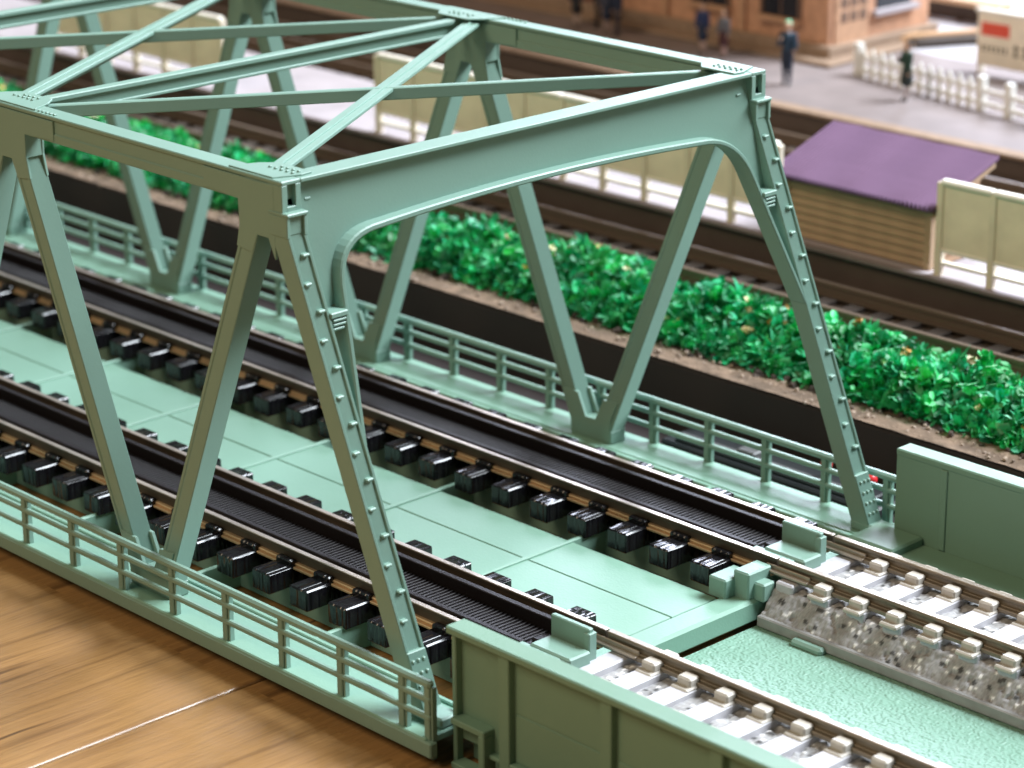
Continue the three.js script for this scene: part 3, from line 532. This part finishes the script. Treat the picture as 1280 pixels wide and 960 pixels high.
/* shed */
{
  const t = thing('platform_shed', 'small brown clapboard shed with a corrugated purple roof', 'shed', [-47.5, PLAT, -122]);
  const x0 = -61, x1 = -33, zf = -113, zb = -124.5;
  part(t, 'floor', bx(x0, x1, PLAT, PLAT + 0.5, zb, zf, 0.1), baseGrey);
  const n = 7, h = 9.1 / n, board = (L, along) => shape(along ? warp(bx(0, L, 0, h, -0.5, 0, 0.06), (v) => { if (v.y < h * 0.5 && v.z > -0.1) v.z += 0.42; }) : warp(bx(-0.5, 0, 0, h, -L, 0, 0.06), (v) => { if (v.y < h * 0.5 && v.x > -0.1) v.x += 0.42; }));
  const front = board(x1 - x0, true), side = board(zf - zb, false);
  for (let k = 0; k < n; k++) put(t, 'plank', front, plankBrown, x0, PLAT + 0.2 + k * h, zf);
  for (let k = 0; k < n + 3; k++) {               // the upper side boards start further back, under the slope of the roof
    const top = PLAT + 0.2 + (k + 1) * h, z = Math.min(zf, -110.6 - (top + 0.9 - 10.9) / 5.3 * 15.6);
    if (z < zb + 1.5) continue;
    for (const x of [x1, x0 + 0.5]) put(t, 'plank', z < zf ? board(z - zb, false) : side, plankBrown, x, top - h, z);
  }
  for (const x of [x0, x1]) part(t, 'corner_post', bx(x - 0.65, x + 0.65, PLAT, PLAT + 9.3, zf - 0.5, zf + 0.65, 0.1), postPale);
  part(t, 'back_wall', bx(x0, x1, PLAT, PLAT + 13.6, zb - 0.5, zb, 0.1), plankBrown);
  // corrugated sheet
  const P = [], idx = [], rx0 = -63, rx1 = -30.6, pitch = 0.8, nx = Math.round((rx1 - rx0) / pitch) * 6;
  for (let lay = 0; lay < 2; lay++) for (let i = 0; i <= nx; i++) for (let j = 0; j < 2; j++) { const x = lerp(rx0, rx1, i / nx); P.push(x, lerp(10.9, 16.2, j) - lay * 0.35 + 0.55 * Math.asin(Math.sin((x - rx0) / pitch * 2 * Math.PI)) * 0.64, lerp(-110.6, -126.2, j)); }
  const L = (nx + 1) * 2; for (let i = 0; i < nx; i++) { const a = i * 2; idx.push(a, a + 2, a + 1, a + 1, a + 2, a + 3); idx.push(L + a, L + a + 1, L + a + 2, L + a + 1, L + a + 3, L + a + 2); idx.push(a, L + a, L + a + 2, a, L + a + 2, a + 2); idx.push(a + 1, a + 3, L + a + 1, a + 3, L + a + 3, L + a + 1); }
  const g = new THREE.BufferGeometry(); g.setAttribute('position', new THREE.Float32BufferAttribute(P, 3)); g.setIndex(idx); g.computeVertexNormals();
  const roof = part(t, 'roof', g, purple);
  for (const x of [rx0 + 0.6, rx1 - 0.6]) part(roof, 'barge_board', bar([x, 9.75, -111.0], [x, 14.95, -126.0], 0.5, 0.8, 0.1), postPale);
}
/* brick station building */
{
  const t = thing('station_building', 'long orange brick station building with dark windows', 'building', [-230, PLAT, -240]);
  const x0 = -420, x1 = -139, zf = -216, zb = -249;
  part(t, 'wall', bx(x0, x1, PLAT, PLAT + 62, zb, zf, 0.3), brickRed);
  part(t, 'plinth', bx(x0 - 0.2, x1 + 1.6, PLAT, PLAT + 3.2, zb - 1.6, zf + 1.6, 0.3), brickBase);
  part(t, 'step', bx(x0, x1 + 5, PLAT, PLAT + 0.9, zb, zf + 5.5, 0.3), brickBase);
  const front = (x, w, y, h) => {
    const wv = part(t, 'window', bx(x - w / 2, x + w / 2, y, y + h, zf - 0.2, zf + 0.3, 0.05), darkGlass);
    part(wv, 'frame', [bx(x - w / 2 - 0.6, x + w / 2 + 0.6, y + h, y + h + 0.8, zf, zf + 0.8, 0.1), bx(x - w / 2 - 0.7, x - w / 2, y, y + h, zf, zf + 0.8, 0.1), bx(x + w / 2, x + w / 2 + 0.7, y, y + h, zf, zf + 0.8, 0.1), bx(x - 0.18, x + 0.18, y, y + h, zf, zf + 0.5, 0)], frameBrown);
    part(wv, 'sill', bx(x - w / 2 - 1, x + w / 2 + 1, y - 1.1, y, zf, zf + 1.5, 0.15), brickTrim);
  };
  for (const x of [-151.5, -171, -238, -258, -278, -330, -350]) front(x, 9.5, PLAT + 7.5, 15);
  const door = (x, w) => { const d = part(t, 'door', bx(x - w / 2, x + w / 2, PLAT + 0.9, PLAT + 22, zf - 0.2, zf + 0.5, 0.1), doorRed); part(d, 'frame', [bx(x - w / 2 - 0.8, x - w / 2, PLAT + 0.9, PLAT + 22.8, zf, zf + 1.1, 0.1), bx(x + w / 2, x + w / 2 + 0.8, PLAT + 0.9, PLAT + 22.8, zf, zf + 1.1, 0.1)], brickTrim); };
  door(-212, 14); door(-302, 14);
  for (const x of [-184, -162, -226]) part(t, 'pilaster', bx(x - 0.9, x + 0.9, PLAT + 3, PLAT + 62, zf, zf + 0.9, 0.15), brickTrim);
  // end wall: a panelled door with small openings, a window, a sill course
  const dEnd = part(t, 'door', bx(x1 - 0.2, x1 + 0.5, PLAT + 1, PLAT + 20, -228.2, -217.6, 0.1), brickTrim);
  for (let r = 0; r < 3; r++) for (let q = 0; q < 3; q++) part(dEnd, 'pane', bx(x1 + 0.3, x1 + 0.62, PLAT + 7.4 + r * 3.0, PLAT + 9.6 + r * 3.0, -227.4 + q * 3.0, -225.2 + q * 3.0, 0.05), frameBrown);
  const wEnd = part(t, 'window', bx(x1 - 0.2, x1 + 0.3, PLAT + 8.6, PLAT + 24, -242.5, -231, 0.05), darkGlass); part(wEnd, 'sill', bx(x1, x1 + 1.5, PLAT + 7.4, PLAT + 8.6, -244, -229.5, 0.15), platformPale);
  part(t, 'roof', bx(x0 - 6, x1 + 8, PLAT + 62, PLAT + 65, zb - 8, zf + 10, 0.4), frameBrown);
}
/* white picket fence */
{
  const xa = -126, xb = -70, za = -210, zb = -198.5, n = 20, dx = xb - xa, dz = zb - za, L = Math.hypot(dx, dz), ang = -Math.atan2(dz, dx);
  const t = thing('picket_fence', 'white picket fence at the edge of the platform with the people', 'fence', [(xa + xb) / 2, PLAT, (za + zb) / 2]);
  const pk = shape(plate([[-0.6, 0], [0.6, 0], [0.6, 4.9], [0, 6.0], [-0.6, 4.9]], -0.22, 0.22)), post = shape(bx(-0.8, 0.8, 0, 6.6, -0.8, 0.8, 0.15));
  for (let i = 0; i < n; i++) { const f = (i + 0.5) / n, x = xa + dx * f, z = za + dz * f; if (i === 13 || i === 14 || i === 16 || i === 17) continue; put(t, 'picket', pk, whitePaint, x, PLAT, z, ang); }
  for (const f of [0, 0.635, 0.77, 0.92, 1]) put(t, 'post', post, whitePaint, xa + dx * f, PLAT, za + dz * f, ang);
  for (const y of [1.5, 4.0]) part(t, 'rail', bar([xa, PLAT + y, za], [xb, PLAT + y, zb], 0.5, 0.9, 0.1), whitePaint);
}
/* notice board: cream panel, a red field, small dark print too blurred to read */
{
  const t = thing('notice_board', 'cream notice board with a red field above dark print, behind the picket fence', 'sign', [-100, PLAT, -229]);
  part(t, 'panel', bx(-111.5, -86, PLAT + 1.6, PLAT + 12.4, -229.6, -228.8, 0.25), cream);
  part(t, 'cap', bx(-112, -85.6, PLAT + 12.2, PLAT + 13, -230, -228.4, 0.25), creamWhite);
  for (const x of [-111, -98.5, -86.6]) part(t, 'post', bx(x - 0.6, x + 0.6, PLAT - 0.2, PLAT + 12.3, -230.6, -229.5, 0.1), creamWhite);
  part(t, 'red_field', bx(-110.4, -103.6, PLAT + 7.8, PLAT + 10.4, -228.85, -228.7, 0), mat([0.72, 0.085, 0.045], { roughness: 0.6 }));
  const marks = []; for (let i = 0; i < 6; i++) { const x = -110.4 + i * 1.15; marks.push(bx(x, x + 0.75, PLAT + 5.3, PLAT + 5.55, -228.85, -228.7, 0), bx(x + 0.2, x + 0.42, PLAT + 4.6, PLAT + 5.9, -228.85, -228.69, 0), bx(x, x + 0.7, PLAT + 4.7, PLAT + 4.9, -228.85, -228.695, 0)); }
  for (let i = 0; i < 3; i++) { const x = -102.6 + i * 2.3; marks.push(bx(x, x + 1.6, PLAT + 5.9, PLAT + 6.3, -228.85, -228.7, 0), bx(x + 0.5, x + 0.95, PLAT + 4.3, PLAT + 6.8, -228.85, -228.69, 0), bx(x, x + 1.6, PLAT + 4.5, PLAT + 4.85, -228.85, -228.695, 0)); }
  part(t, 'print', marks, mat([0.12, 0.09, 0.05], { roughness: 0.7 }));
}
/* planters and low beams on the forecourt */
{
  const t = thing('planter_box', 'long low orange planter edge behind the picket fence', 'planter', [-134, PLAT, -246]);
  part(t, 'wall', bar([-138.5, PLAT + 1.1, -238], [-126, PLAT + 1.1, -262], 2.2, 2.4, 0.2), mat([0.55, 0.33, 0.18], { roughness: 0.8 }));
  part(t, 'soil', bar([-135.5, PLAT + 0.8, -239], [-123.5, PLAT + 0.8, -262], 4, 1.6, 0.3), oldTie);
  const b = thing('timber_bench', 'dark brown timber bench standing on the forecourt', 'bench', [-147, PLAT, -270]);
  part(b, 'seat', bx(-156, -134, PLAT + 3.6, PLAT + 4.8, -272, -267, 0.2), mat([0.6, 0.42, 0.26], { roughness: 0.7 }));
  part(b, 'front_board', bx(-155.5, -134.5, PLAT + 0.2, PLAT + 3.5, -268.4, -267.6, 0.1), oldTie);
  for (const x of [-154.5, -145, -135.5]) part(b, 'leg', bx(x - 0.7, x + 0.7, PLAT, PLAT + 3.7, -271.5, -267.4, 0.1), oldTie);
}

/* people: one continuous skin per figure, meshed from a distance field */
function person(label, x, z, turn, h, look) {
  const k = h / 11.4, B = [];
  const J = (p) => p.map((a) => a * k), bone = (a, b, ra, rb, c) => B.push([J(a), J(b), ra * k, rb * k, c]);
  const { top, bottom, skin = [0.55, 0.34, 0.24], hair = [0.02, 0.015, 0.012], shoe = [0.03, 0.03, 0.03], skirt = false, arm = [0, 0], stride = 0.25, lower = bottom } = look;
  for (const s of [-1, 1]) {
    bone([s * 0.52, 5.7, 0], [s * 0.55, 3.0, s * stride], 0.62, 0.48, skirt ? bottom : bottom);
    bone([s * 0.55, 3.0, s * stride], [s * 0.55, 0.55, s * stride * 1.6], 0.46, 0.3, lower);
    bone([s * 0.55, 0.35, s * stride * 1.6 - 0.15], [s * 0.6, 0.28, s * stride * 1.6 + 0.8], 0.32, 0.26, shoe);
    const lift = arm[s < 0 ? 0 : 1], el = [s * (1.5 - 0.1 * lift), 7.0 + lift * 0.3, 0.2 + 0.6 * lift], ha = [s * (1.45 - 0.6 * lift), 5.5 + lift * 3.2, 0.4 + 1.3 * lift];
    bone([s * 1.15, 8.9, 0], el, 0.48, 0.38, top); bone(el, ha, 0.38, 0.26, top); bone(ha, [ha[0], ha[1] - 0.35 + lift * 0.6, ha[2] + 0.15], 0.27, 0.2, skin);
  }
  bone([0, 8.6, 0], [0, 6.4, 0], 0.95, 0.85, top); bone([-0.7, 8.8, 0], [0.7, 8.8, 0], 0.5, 0.5, top); bone([-0.35, 5.9, 0], [0.35, 5.9, 0], 0.75, 0.75, bottom);
  if (skirt) bone([0, 6.2, 0], [0, 3.9, 0], 0.85, 1.25, bottom);
  bone([0, 9.2, 0], [0, 9.7, 0.05], 0.34, 0.32, skin); bone([0, 10.25, 0.12], [0, 10.65, 0.1], 0.62, 0.68, skin); bone([0, 10.35, 0.75], [0, 10.2, 0.8], 0.14, 0.12, skin);
  bone([0, 10.8, -0.12], [0, 10.55, -0.28], 0.7, 0.62, hair);
  const N = 46, mc = new MarchingCubes(N, new THREE.MeshBasicMaterial(), false, false, 40000), half = 6.4 * k; mc.isolation = 0;
  const d = (p, a, b, ra, rb) => { const bx_ = b[0] - a[0], by = b[1] - a[1], bz = b[2] - a[2], px = p[0] - a[0], py = p[1] - a[1], pz = p[2] - a[2], t = Math.max(0, Math.min(1, (px * bx_ + py * by + pz * bz) / (bx_ * bx_ + by * by + bz * bz + 1e-9))); return Math.hypot(px - t * bx_, py - t * by, pz - t * bz) - lerp(ra, rb, t); };
  for (let c = 0; c < N; c++) for (let b = 0; b < N; b++) for (let a = 0; a < N; a++) {
    const p = [(a - N / 2) / (N / 2) * half, (b - N / 2) / (N / 2) * half + 5.7 * k, (c - N / 2) / (N / 2) * half]; let m = 1e3; const q = 0.16 * k;
    for (const o of B) { const e = d(p, o[0], o[1], o[2], o[3]), w = Math.max(0, q - Math.abs(m - e)) / q; m = Math.min(m, e) - w * w * q * 0.25; }
    mc.field[a + b * N + c * N * N] = -m;
  }
  mc.update();
  const n = mc.count ?? mc.geometry.drawRange.count, pos = new Float32Array(n * 3), nor = new Float32Array(n * 3), col = new Float32Array(n * 3);
  for (let i = 0; i < n; i++) {
    const p = [mc.positionArray[i * 3] * half, mc.positionArray[i * 3 + 1] * half + 5.7 * k, mc.positionArray[i * 3 + 2] * half]; let best = 1e9, cc = top;
    for (const o of B) { const e = d(p, o[0], o[1], o[2], o[3]); if (e < best) { best = e; cc = o[4]; } }
    pos.set(p.map((v) => v * MM), i * 3); nor.set([mc.normalArray[i * 3], mc.normalArray[i * 3 + 1], mc.normalArray[i * 3 + 2]], i * 3); col.set(cc, i * 3);
  }
  const g = new THREE.BufferGeometry(); g.setAttribute('position', new THREE.BufferAttribute(pos, 3)); g.setAttribute('normal', new THREE.BufferAttribute(nor, 3)); g.setAttribute('color', new THREE.BufferAttribute(col, 3)); g.computeVertexNormals();
  const m = new THREE.Mesh(g, figurePaint); m.name = numbered('person'); m.position.set(...tp([x, PLAT, z]).map((v) => v * MM)); m.scale.setScalar(F.k); m.rotation.y = turn; m.castShadow = m.receiveShadow = true;
  m.userData = { label, category: 'person', group: 'figures on the platform' }; scene.add(m);
}
const figurePaint = new THREE.MeshStandardMaterial({ vertexColors: true, roughness: 0.6 });
const navy = [0.012, 0.022, 0.055], dark = [0.014, 0.014, 0.018];
person('figure in dark blue clothes with a pale green cap, arms raised to the chest', -130.7, -193.7, 0.5, 12.8, { top: [0.014, 0.04, 0.075], bottom: [0.01, 0.02, 0.045], hair: [0.12, 0.5, 0.3], arm: [0.9, 0.2] });
person('figure in a dark green coat standing by the white picket fence', -105.5, -199.2, -0.4, 11.6, { top: [0.012, 0.045, 0.03], bottom: [0.01, 0.02, 0.02], lower: [0.45, 0.38, 0.38], skirt: true, arm: [0.8, 0] });
person('small figure in a navy school dress beside a figure in grey and maroon', -162.8, -204.3, 0.2, 10.6, { top: [0.02, 0.035, 0.11], bottom: navy, skirt: true, lower: [0.5, 0.36, 0.32] });
person('small figure in a grey top and maroon skirt', -156.5, -203.8, 0.1, 10.0, { top: [0.13, 0.13, 0.15], bottom: [0.06, 0.015, 0.02], skirt: true, lower: [0.45, 0.3, 0.28] });
person('figure in a navy coat and skirt in front of the dark red door', -200.6, -205.2, 0.3, 11.6, { top: navy, bottom: dark, skirt: true, lower: [0.5, 0.38, 0.33] });
person('figure in a maroon and black coat in front of the dark red door', -196.4, -207.5, -0.3, 11.6, { top: [0.03, 0.012, 0.014], bottom: dark });
person('figure in blue-grey clothes walking past the brick wall', -191.6, -205.5, 0.6, 11, { top: [0.05, 0.06, 0.1], bottom: navy, skirt: true, lower: [0.4, 0.3, 0.28] });
person('figure in a navy jacket holding a dark bag by the brick wall', -187.6, -204.6, -0.2, 11, { top: navy, bottom: [0.03, 0.03, 0.05], stride: 0.4 });

/* a dark toy wagon with two red lamps, on the table between bridge and board */
F = WORLD;
{
  const t = thing('toy_wagon', 'black toy wagon with two red lamps on the table behind the bridge railing', 'wagon', [0, TABLE, -46]);
  part(t, 'body', [bx(-22, 14, TABLE + 0.9, -5.2, -49.5, -42.5, 0.3), bx(-20, 12, -5.3, -4.7, -48.8, -43.2, 0.2)], mat([0.02, 0.022, 0.024], { roughness: 0.5 }));
  part(t, 'roof_rail', [bx(-20, 11, -4.8, -4.4, -45, -44.3, 0.12), bx(-10, -7, -4.8, -3.8, -46.5, -44, 0.2)], mat([0.1, 0.1, 0.1], { roughness: 0.5 }));
  for (const x of [3.4, 10.6]) { const g = clean(new THREE.SphereGeometry(0.8, 14, 10)); g.translate(x, -3.0, -46); part(t, 'lamp', g, mat([0.62, 0.03, 0.035], { roughness: 0.3 })); part(t, 'lamp_stem', rod([x, -4.8, -46], [x, -3.4, -46], 0.25), mat([0.1, 0.1, 0.1])); }
  for (const x of [-17, 9]) for (const z of [-48.6, -43.6]) part(t, 'wheel', rod([x, TABLE + 1.2, z - 0.5], [x, TABLE + 1.2, z + 0.5], 1.2, 20), mat([0.05, 0.05, 0.05], { roughness: 0.4, metalness: 0.5 }));
}

renderer.render(scene, camera);
